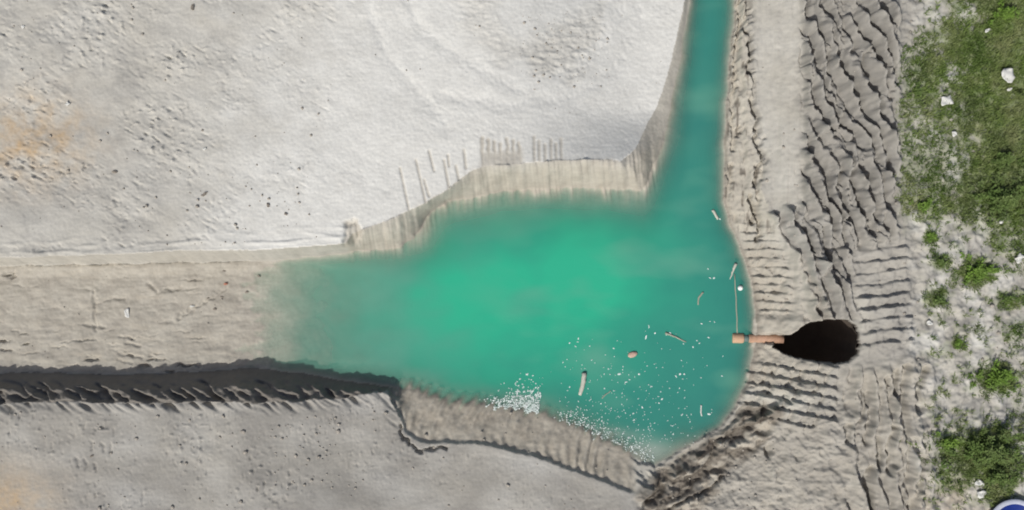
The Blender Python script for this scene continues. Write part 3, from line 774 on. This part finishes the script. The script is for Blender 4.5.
# ------------------------------------------------------------------ pipe and things by the pit
px0 = on_water(732, 338.5); zp = WATER - 0.03
def wp(px, py, z): x, y = unproject(px, py, z); return (x, y, z)
pipe = bpy.data.objects.new('drain_pipe', None); pipe.location = wp(745, 338.5, zp); link(pipe)
tag(pipe, 'orange-brown plastic drain pipe reaching from the dark pit into the turquoise water', 'pipe')
loc = Vector(pipe.location)
def pipe_part(name, pts, rad, mat):
    vs, fs = tube_geo([Vector(p) - loc for p in pts], rad, 20); return py_mesh(name, vs, fs, mat, pipe)
R_P = 0.125
pipe_part('pipe_barrel', [wp(748.5, 338.4, zp), wp(770, 338.8, zp + 0.05), wp(783, 339.1, zp + 0.08)], [R_P] * 3, PIPE)
pipe_part('pipe_socket', [wp(732, 338.1, zp), wp(733, 338.1, zp), wp(742, 338.2, zp), wp(743, 338.2, zp)], [R_P + .012, R_P + 0.022, R_P + 0.022, R_P + .012], COLLAR)
pipe_part('sealing_ring', [wp(742, 338.2, zp), wp(749.5, 338.4, zp)], [R_P - 0.02, R_P - 0.02], GREYP)

def stick(name, pts, r0, r1, mat, label, cat, group=None, seg=7, wob=0.01):
    pts = [Vector(p) for p in pts]; n = 8; path = []
    for i in range(n + 1):
        s = i / n * (len(pts) - 1); a = int(min(s, len(pts) - 2)); f = s - a
        p = pts[a].lerp(pts[a + 1], f) + Vector((rng.uniform(-wob, wob), rng.uniform(-wob, wob), rng.uniform(-wob, wob) * 0.4)); path.append(p)
    o = path[n // 2].copy()
    rad = [(r0 + (r1 - r0) * i / n) * rng.uniform(0.88, 1.1) for i in range(n + 1)]
    vs, fs = tube_geo([p - o for p in path], rad, seg)
    ob = py_mesh(name, vs, fs, mat); ob.location = o
    return tag(ob, label, cat, group)

wz = WATER - 0.012
stick('thin_pole', [wp(734.5, 274, wz + .01), wp(736.5, 305, wz + .012), wp(737.5, 333, wz + .015)], 0.016, 0.020, BARK,
      'long thin straight pole floating just above the outer end of the orange pipe', 'pole')
stick('floating_stick', [wp(735.5, 264, wz + .02), wp(733, 271, wz + .02), wp(730, 279, wz + .0)], 0.05, 0.015, PALEWOOD,
      'pale forked stick at the upper end of the thin pole', 'stick')
stick('floating_log', [wp(584.5, 373, wz + .03), wp(583, 384, wz + .03), wp(580, 395, wz + .01)], 0.075, 0.055, PALEWOOD,
      'pale short log floating between the white foam patch and the scattered flecks', 'log')
stick('floating_stick', [wp(665, 333, wz + .02), wp(676, 337, wz + .02), wp(686, 342, wz + .01)], 0.035, 0.02, BARK,
      'brown slanting stick floating near the middle of the eastern pond', 'stick')
stick('floating_stick', [wp(703, 292, wz + .01), wp(698.5, 298, wz + .01), wp(698, 305, wz + .01)], 0.03, 0.02, BARK,
      'small bent brown stick floating left of the white ball', 'stick')
stick('floating_stick', [wp(712.5, 210, wz + .02), wp(715, 214, wz + .02), wp(718, 219, wz + .02)], 0.04, 0.035, PALEWOOD,
      'short grey stick floating at the mouth of the channel', 'stick')
stick('floating_stick', [wp(701, 405, wz + .02), wp(701, 410, wz + .02), wp(701.5, 416, wz + .02)], 0.022, 0.02, WHITE,
      'tiny white upright sliver floating near the south-east shore', 'stick')
stick('floating_stick', [wp(602, 398, wz + .01), wp(606, 394, wz + .01), wp(611, 391, wz + .01)], 0.02, 0.015, BARK,
      'faint short stick floating right of the pale log', 'stick')
vs, fs = lump_geo(0.10, 1.5, 0.85, 0.5, rng, 9, 6, 0.15)
o = py_mesh('floating_chunk', vs, fs, plain_mat('pinkish_wood', (0.50, 0.33, 0.25), (0.62, 0.44, 0.36), 16, 0.8, 0.3))
o.location = wp(632.5, 354.5, wz + .02); o.rotation_euler = (0, 0, 0.35)
tag(o, 'pinkish brown chunk floating above the flecks in the pond', 'wood chunk')

def sphere_obj(name, r, mat, loc):
    prof = [(max(r * math.sin(math.pi * i / 14), 0.0005), -r * math.cos(math.pi * i / 14)) for i in range(15)]
    vs, fs = lathe_geo(prof, 22); o = py_mesh(name, vs, fs, mat); o.location = loc; return o
b = sphere_obj('floating_ball', 0.075, BALL, wp(740.3, 288, wz + 0.03))
tag(b, 'small round white ball floating beside the thin pole', 'ball')

# ------------------------------------------------------------------ flecks of foam on the water
def flecks():
    V_, F_ = [], []
    r = random.Random(77)
    def inwater(px, py):
        x, y = unproject(px, py, WATER); return float(ground_z(x, y)) < WATER - 0.015
    def add(px, py, rad, h=0.012):
        if not inwater(px, py): return
        x, y = unproject(px, py, WATER); n = r.choice((5, 6, 7)); a0 = r.uniform(0, 6); base = len(V_)
        el = r.uniform(1.0, 2.0); an = r.uniform(0, 3.14)
        for ring, (q, zz) in enumerate(((1.0, 0.002), (0.7, h))):
            for j in range(n):
                th = a0 + 6.283 * j / n; rr = rad * q * r.uniform(0.7, 1.25)
                a, b_ = rr * el * math.cos(th), rr / el ** 0.5 * math.sin(th)
                V_.append((x + a * math.cos(an) - b_ * math.sin(an), y + a * math.sin(an) + b_ * math.cos(an), WATER + zz))
        for j in range(n): F_.append((base + j, base + (j + 1) % n, base + n + (j + 1) % n, base + n + j))
        F_.append(tuple(base + n + j for j in range(n)))
    cnt = 0
    while cnt < 800:                              # dense patch against the bank
        u = r.random() ** 0.7; px = 484 + u * 58 + r.gauss(0, 3); py = 412 - abs(r.gauss(0, 1)) * (6 + 9 * u) + r.uniform(-2, 3)
        if px > 541 - (py - 395) * 0.15 or py < 372: continue
        add(px, py, r.uniform(0.007, 0.026)); cnt += 1
    for _ in range(330):                          # loose scatter over the south-east corner
        px = r.triangular(548, 740, 610); py = r.triangular(325, 452, 435)
        if px > 690 and r.random() < 0.6: continue
        add(px, py, r.uniform(0.006, 0.018))
    for _ in range(34):
        px = r.uniform(560, 730); py = r.uniform(320, 440); add(px, py, r.uniform(0.014, 0.027))
    for _ in range(420):                          # along the southern shore
        s = r.random(); px = 560 + s * 92 + r.gauss(0, 4); py = 419 + s * 44 - abs(r.gauss(0, 1)) * 9; add(px, py, r.uniform(0.006, 0.020))
    for (px, py, q) in ((646, 337, .05), (655, 333, .035), (670, 333, .04), (693, 347, .035), (680, 374, .05), (684, 374, .035), (676, 376, .03), (619, 374, .045), (639, 374, .04),
                        (709, 414, .045), (662, 399, .04), (720, 219, .03), (708, 269, .03), (714, 278, .04), (710, 278, .03), (722, 376, .03), (626, 382, .04), (659, 403, .03)):
        add(px, py, q * 0.75)
    o = py_mesh('floating_foam', V_, F_, FOAM, None, False)
    return tag(o, 'white flecks of foam and scum scattered on the turquoise water', None, None, 'stuff')
flecks()

# ------------------------------------------------------------------ clods strewn over the dug ground
def base_lumps(k, n=6, m=4):
    out = []
    for i in range(k):
        v, f = lump_geo(1.0, rng.uniform(.8, 1.3), rng.uniform(.8, 1.2), rng.uniform(.5, .8), rng, n, m, 0.28)
        tri = []
        for q in f:
            tri.append(q[:3])
            if len(q) == 4: tri.append((q[0], q[2], q[3]))
        out.append((np.array(v), np.array(tri)))
    return out
LUMPS = base_lumps(6)
def scatter(name, pts, mat, label, cat=None, kind='stuff'):
    VV, FF, off = [], [], 0
    A_ = np.array(pts); z = np.zeros(len(A_))
    for _ in range(10):
        x, y = unproject(A_[:, 0], A_[:, 1], z); z = ground_z(x, y)
    for i in range(len(A_)):
        r = A_[i, 2]; v, f = LUMPS[rng.randrange(len(LUMPS))]
        a = rng.uniform(0, 6.28); c, s = math.cos(a), math.sin(a)
        w = np.stack([(v[:, 0] * c - v[:, 1] * s) * r + x[i], (v[:, 0] * s + v[:, 1] * c) * r + y[i], v[:, 2] * r + z[i] + 0.25 * r], -1)
        VV.append(w); FF.append(f + off); off += len(v)
    o = mesh_np(name, np.concatenate(VV), np.concatenate(FF).ravel(), 3, mat, False)
    link(o); return tag(o, label, cat, None, kind)
pts = []
def area(n, x0, x1, y0, y1, r0, r1, dens=None):
    for _ in range(n):
        px, py = rng.uniform(x0, x1), rng.uniform(y0, y1)
        if dens and rng.random() > dens(px, py): continue
        pts.append((px, py, r0 + (r1 - r0) * rng.random() ** 3))
nv = lambda a, b, c, sd: (lambda px, py: float(np.clip(a + b * noise(np.array([px / c]), np.array([py / c]), sd)[0], 0, 1)))
area(520, -60, 340, -60, 246, 0.010, 0.042, nv(0.35, 0.9, 45, 601))
area(120, 100, 300, 170, 232, 0.015, 0.05, nv(0.4, 0.8, 25, 603))
area(160, 340, 690, -60, 120, 0.01, 0.035, nv(0.15, 0.7, 45, 605))
area(90, 520, 610, 10, 90, 0.012, 0.045)
area(900, -60, 620, 408, 570, 0.012, 0.06, nv(0.3, 0.9, 45, 607))
area(90, 270, 340, 415, 490, 0.02, 0.065, nv(0.5, 0.8, 20, 608))
area(480, 640, 900, 430, 560, 0.012, 0.05, nv(0.3, 0.8, 30, 609))
area(480, 760, 925, -40, 400, 0.012, 0.05, nv(0.3, 0.8, 30, 611))
area(260, 900, 1090, -40, 560, 0.015, 0.06, nv(0.3, 0.8, 30, 613))
area(90, 0, 245, 272, 362, 0.010, 0.03, nv(0.2, 0.8, 30, 615))
pts = [p for p in pts if not (770 < p[0] < 866 and 314 < p[1] < 368)]
scatter('sand_clods', pts, CLOD, 'small sand clods and pebbles strewn over the dug ground')

def rock(px, py, r, mat, name, label, cat, group, el=1.2):
    vs, fs = lump_geo(r * 0.8, el * rng.uniform(.9, 1.5), 0.8, 0.6, rng, 8, 5, 0.34); x, y, z = on_ground(px, py)
    o = py_mesh(name, vs, fs, mat, None, False); o.location = (x, y, z + 0.2 * r); o.rotation_euler = (0, 0, rng.uniform(0, 6)); return tag(o, label, cat, group)
G = 'dark clods lying in and beside the trench'
for px, py, r, lb in ((247, 292, .055, 'dark clod at the shallow left end of the water, lower one'), (259, 276, .05, 'dark clod in the shallows near the trench upper edge'),
                      (215, 309, .06, 'largest dark clod in the trench below the reddish brick scrap'), (222, 297, .04, 'small dark clod between the brick scrap and the largest dark clod'),
                      (208, 298, .05, 'dark clod left of the small dark clod in the trench'), (224, 271, .04, 'dark clod just above the reddish brick scrap'),
                      (205, 194, .06, 'dark clod on the upper plateau left of the clod pair'), (268, 205, .065, 'dark clod on the upper plateau, left of a clod pair'),
                      (286, 214, .06, 'rightmost dark clod on the upper plateau near the trench'), (115, 172, .075, 'dark clod in the scratched sand right of the ochre patch'),
                      (92, 456, .05, 'dark clod among short slots on the lower left plateau'), (193, 8, .09, 'dark clod at the top edge of the upper plateau')):
    rock(px, py, r, DARK, 'clod', lb, 'clod', G)
rock(226, 284, 0.06, BRICK, 'brick_scrap', 'reddish brick scrap lying in the dry trench', 'brick scrap', None, 1.3)
rock(192, 306, 0.05, WHITE, 'stone', 'small pale stone in the dry trench left of the dark clods', 'stone', None, 1.2)

# ------------------------------------------------------------------ litter
def litter(px, py, w, h, rot, label, lift=0.02, name='plastic_scrap'):
    x, y, z = on_ground(px, py); n = 7; vs, fs = [], []
    ph = rng.uniform(0, 9)
    top = []
    for j in range(n):
        for i in range(n):
            a, b_ = i / (n - 1) - .5, j / (n - 1) - .5
            zz = 0.14 * w * (math.sin(a * 7 + ph) * math.cos(b_ * 6 + ph)) + rng.uniform(0, 0.05) * w
            rr_ = 1.0 - 0.55 * max(0, math.hypot(a, b_) - 0.5)
            top.append((a * rr_ * w * (1 + 0.15 * math.sin(b_ * 5 + ph)), b_ * rr_ * h * (1 + 0.2 * math.cos(a * 4 + ph)), zz + 0.10 * w + lift))
    vs = top + [(a, b_, c - 0.012) for a, b_, c in top]; N = n * n
    for j in range(n - 1):
        for i in range(n - 1):
            a = j * n + i; fs.append((a, a + 1, a + n + 1, a + n)); fs.append((N + a, N + a + n, N + a + n + 1, N + a + 1))
    ring = [i for i in range(n)] + [j * n + n - 1 for j in range(1, n)] + [(n - 1) * n + i for i in range(n - 2, -1, -1)] + [j * n for j in range(n - 2, 0, -1)]
    for q in range(len(ring)):
        a, b_ = ring[q], ring[(q + 1) % len(ring)]; fs.append((a, N + a, N + b_, b_))
    o = py_mesh(name, vs, fs, WHITE); o.location = (x, y, z); o.rotation_euler = (0, 0, rot)
    return tag(o, label, 'litter', 'white plastic litter on the ground')
litter(127.3, 313, 0.14, 0.24, 0.05, 'upright white plastic scrap alone on the dry trench floor')
litter(1006.5, 76, 0.30, 0.36, 0.5, 'largest white plastic sheet scrap lying in the upper right grass', 0.06)
litter(945, 101, 0.30, 0.26, 0.2, 'greyish white plastic scrap on the bare patch left in the upper grass', 0.05)
litter(953, 134, 0.12, 0.14, 0.4, 'small white scrap below the bare patch in the upper grass', 0.06)
litter(986, 31, 0.14, 0.08, 0.5, 'thin white scrap in the grass near the top right', 0.06)
litter(1008, 90, 0.13, 0.07, 0.3, 'sliver of white plastic just under the largest sheet scrap', 0.06)
litter(929, 323, 0.15, 0.11, -0.5, 'white scrap at the right edge of the track prints', 0.03)
litter(1000, 222, 0.10, 0.08, 0.5, 'tiny white scrap at the lower edge of the upper grass', 0.06)
litter(980, 493, 0.24, 0.18, 0.5, 'white scrap at the left of the blue tub', 0.05)
litter(978, 482, 0.22, 0.16, -0.3, 'white scrap under the big weed clump, above the scrap by the tub', 0.06)
litter(23.5, 27, 0.09, 0.09, 0.2, 'tiny white speck of plastic near the top left corner')
litter(68, 104, 0.12, 0.10, 0.9, 'white speck of plastic above the ochre patch')
litter(205, 149, 0.09, 0.07, 0.4, 'white speck of plastic in the middle of the upper plateau')
litter(1018, 258, 0.26, 0.18, 0.8, 'white scrap at the right picture edge below the upper grass', 0.04)

# ------------------------------------------------------------------ blue tub
tx, ty, tz = on_ground(1010, 512); zt = tz + 0.16
cxp, cyp = 1015, 526
tx, ty = unproject(cxp, cyp, zt); tz = float(ground_z(tx, ty)) - 0.02
tub = bpy.data.objects.new('round_tub', None); tub.location = (tx, ty, tz); link(tub)
tag(tub, 'round blue plastic tub with a pale rim in the lower right corner', 'tub')
ro_ = 27.0 / S * (H - zt) / H; hh = zt - tz
vs, fs = lathe_geo([(0.001, 0.0), (ro_ * 0.80, 0.0), (ro_ * 0.84, 0.03), (ro_ * 0.92, hh - 0.06), (ro_ * 0.92, hh - 0.02), (ro_ * 0.84, hh - 0.02), (ro_ * 0.82, hh - 0.06), (ro_ * 0.78, 0.05), (0.001, 0.04)], 56)
py_mesh('tub_wall', vs, fs, BLUE, tub)
pr = []
for i in range(13):
    a = 2 * math.pi * i / 12; pr.append((ro_ * 0.905 + ro_ * 0.095 * math.cos(a), hh + 0.028 * math.sin(a)))
vs, fs = lathe_geo(pr, 56); py_mesh('rim', vs, fs, RIMM, tub)

# ------------------------------------------------------------------ grass and weeds
def blades(name, XY, Zb, L, W, lean, ang, tint, mat):
    n = len(XY); d = np.stack([np.cos(ang), np.sin(ang)], -1); s = np.stack([-np.sin(ang), np.cos(ang)], -1)
    out = np.zeros((n, 5, 3)); lh = L * np.sin(lean); hz = L * np.cos(lean)
    def put(i, f, w, up):
        c = XY + d * (lh * f)[:, None] + s * (W * w)[:, None]; out[:, i, :2] = c; out[:, i, 2] = Zb + hz * up
    o = np.ones(n)
    put(0, 0 * o, -.5, 0); put(1, 0 * o, .5, 0); put(2, .45 * o, .45, .62); put(3, .45 * o, -.45, .62); put(4, 1.0 * o, 0, .85)
    b0 = np.arange(n)[:, None] * 5
    tri = np.concatenate([b0 + np.array([[0, 1, 2]]), b0 + np.array([[0, 2, 3]]), b0 + np.array([[3, 2, 4]])], 1).reshape(-1)
    ob = mesh_np(name, out.reshape(-1, 3), tri, 3, mat, False, {'tint': ('FLOAT', np.repeat(tint, 5))})
    return ob

wgt = veg.copy(); cell = np.outer(np.gradient(vy), np.gradient(ux)); wgt = wgt * np.minimum(cell, 30)
wgt[(U > 1300) | (V > 800) | (V < -300)] = 0
pv = wgt.ravel() / wgt.sum()
# tufts, then blades around each tuft
NT = 28000
ti = nrg.choice(pv.size, NT, p=pv)
tx_ = X.ravel()[ti] + nrg.normal(0, 0.03, NT); ty_ = Y.ravel()[ti] + nrg.normal(0, 0.03, NT)
nb = 9; bx = np.repeat(tx_, nb) + nrg.normal(0, 0.035, NT * nb); by = np.repeat(ty_, nb) + nrg.normal(0, 0.035, NT * nb)
bt = np.clip(np.repeat(nrg.random(NT), nb) * 0.7 + nrg.random(NT * nb) * 0.3, 0, 1)
ga = blades('grass', np.stack([bx, by], -1), ground_z(bx, by) - 0.01, nrg.uniform(0.06, 0.17, NT * nb), nrg.uniform(0.010, 0.022, NT * nb),
            nrg.uniform(0.25, 1.25, NT * nb), nrg.uniform(0, 6.283, NT * nb), bt, GRASS)
link(ga); tag(ga, 'rough green grass covering the ground along the right side', None, None, 'stuff')

def weed(name, px, py, rx, ry, h, nleaf, size, mat, label):
    x0, y0, z0 = on_ground(px, py); root = bpy.data.objects.new(name, None); root.location = (x0, y0, z0); link(root)
    tag(root, label, 'weed', 'leafy weeds on the sandy margin')
    r = random.Random(int(px * 7 + py)); V_, F_, T_ = [], [], []; SV, SF = [], []
    nst = max(5, int(nleaf / 28)); per = max(1, nleaf // nst)
    for s in range(nst):
        a = r.uniform(0, 6.283); q = abs(r.gauss(0, 0.62)) * (0.8 + 0.35 * math.sin(a * 3 + px) + 0.2 * math.sin(a * 5 + py)); bx_, by_ = q * rx * math.cos(a), q * ry * math.sin(a)
        gz = float(ground_z(x0 + bx_ * 0.8, y0 + by_ * 0.8)) - z0
        base = Vector((bx_ * 0.8, by_ * 0.8, gz - 0.02)); hs_ = h * (1 - 0.6 * q * q) * r.uniform(0.6, 1.15)
        tip = Vector((bx_ * 1.05 + r.gauss(0, .03), by_ * 1.05 + r.gauss(0, .03), gz + hs_)); mid = base.lerp(tip, .5) + Vector((r.gauss(0, .02), r.gauss(0, .02), 0))
        tv, tf = tube_geo([base, mid, tip], [0.008, 0.006, 0.003], 4, False); o_ = len(SV); SV += tv; SF += [tuple(i + o_ for i in f) for f in tf]
        tt = r.random()
        for q_ in range(per):
            f = r.uniform(0.15, 1.05); p = base.lerp(tip, f); a2 = r.uniform(0, 6.283); L = size * r.uniform(.6, 1.3); w = L * r.uniform(.3, .5)
            up = r.uniform(-0.25, 0.7); d = Vector((math.cos(a2), math.sin(a2), up)).normalized(); sd_ = Vector((-math.sin(a2), math.cos(a2), r.uniform(-.3, .3)))
            p = p + d * 0.015; o_ = len(V_); fold = Vector((0, 0, -0.15 * L))
            V_ += [p, p + d * L * .45 + sd_ * w * .5, p + d * L + fold, p + d * L * .45 - sd_ * w * .5]
            F_ += [(o_, o_ + 1, o_ + 2), (o_, o_ + 2, o_ + 3)]; T_ += [min(1, max(0, .55 * tt + .45 * r.random()))] * 4
    ob = mesh_np('foliage', np.array([tuple(v) for v in V_]), np.array(F_).ravel(), 3, mat, False, {'tint': ('FLOAT', np.array(T_))}); link(ob, root); ob['kind'] = 'stuff'
    py_mesh('stems', SV, SF, STEM, root)['kind'] = 'stuff'
m_ = 1 / S
weed('leafy_weed', 976, 272, 20 * m_, 16 * m_, 0.22, 1300, .075, LEAF_B, 'bright green rounded weed clump on pale sand below the upper grass')
weed('leafy_weed', 997, 377, 24 * m_, 15 * m_, 0.25, 1400, .08, LEAF_B, 'bright green weed clump alone between the sand and the big dark bush')
weed('leafy_bush', 985, 450, 44 * m_, 28 * m_, 0.42, 4200, .085, LEAF_D, 'big dark green spreading weed bush above the blue tub')
weed('leafy_weed', 996, 478, 18 * m_, 11 * m_, 0.3, 900, .085, LEAF_D, 'dark weed clump touching the blue tub')
weed('leafy_weed', 945, 443, 14 * m_, 9 * m_, 0.2, 420, .07, LEAF_B, 'yellow-green low weed at the left tip of the big dark bush')
weed('leafy_weed', 998, 200, 36 * m_, 26 * m_, 0.4, 2600, .085, LEAF_D, 'dark leafy weed mass at the lower right of the upper grass')
weed('leafy_weed', 930, 238, 7 * m_, 9 * m_, 0.15, 160, .07, LEAF_B, 'small green weed nearest the bank below the upper grass')
weed('leafy_weed', 940, 262, 12 * m_, 8 * m_, 0.16, 240, .07, LEAF_D, 'small weed left of the bright rounded clump')
weed('leafy_weed', 936, 300, 12 * m_, 10 * m_, 0.16, 240, .07, LEAF_D, 'sparse weed beside the upper track prints')
weed('leafy_weed', 957, 343, 7 * m_, 5 * m_, 0.14, 120, .07, LEAF_B, 'tiny isolated green weed on the pale sand tongue')
weed('leafy_weed', 922, 207, 13 * m_, 9 * m_, 0.2, 300, .07, LEAF_B, 'green weed at the left lower corner of the upper grass')
weed('leafy_weed', 915, 92, 10 * m_, 12 * m_, 0.22, 260, .07, LEAF_D, 'weed at the left edge of the upper grass')
weed('leafy_weed', 1000, 160, 20 * m_, 16 * m_, 0.3, 700, .08, LEAF_D, 'dark weed in the deep green right part of the upper grass')
weed('leafy_weed', 1006, 15, 22 * m_, 14 * m_, 0.28, 700, .08, LEAF_B, 'fresh green weed patch in the top right corner')
weed('leafy_weed', 1012, 300, 14 * m_, 7 * m_, 0.16, 200, .07, LEAF_D, 'olive weed at the right picture edge right of the bright rounded clump')
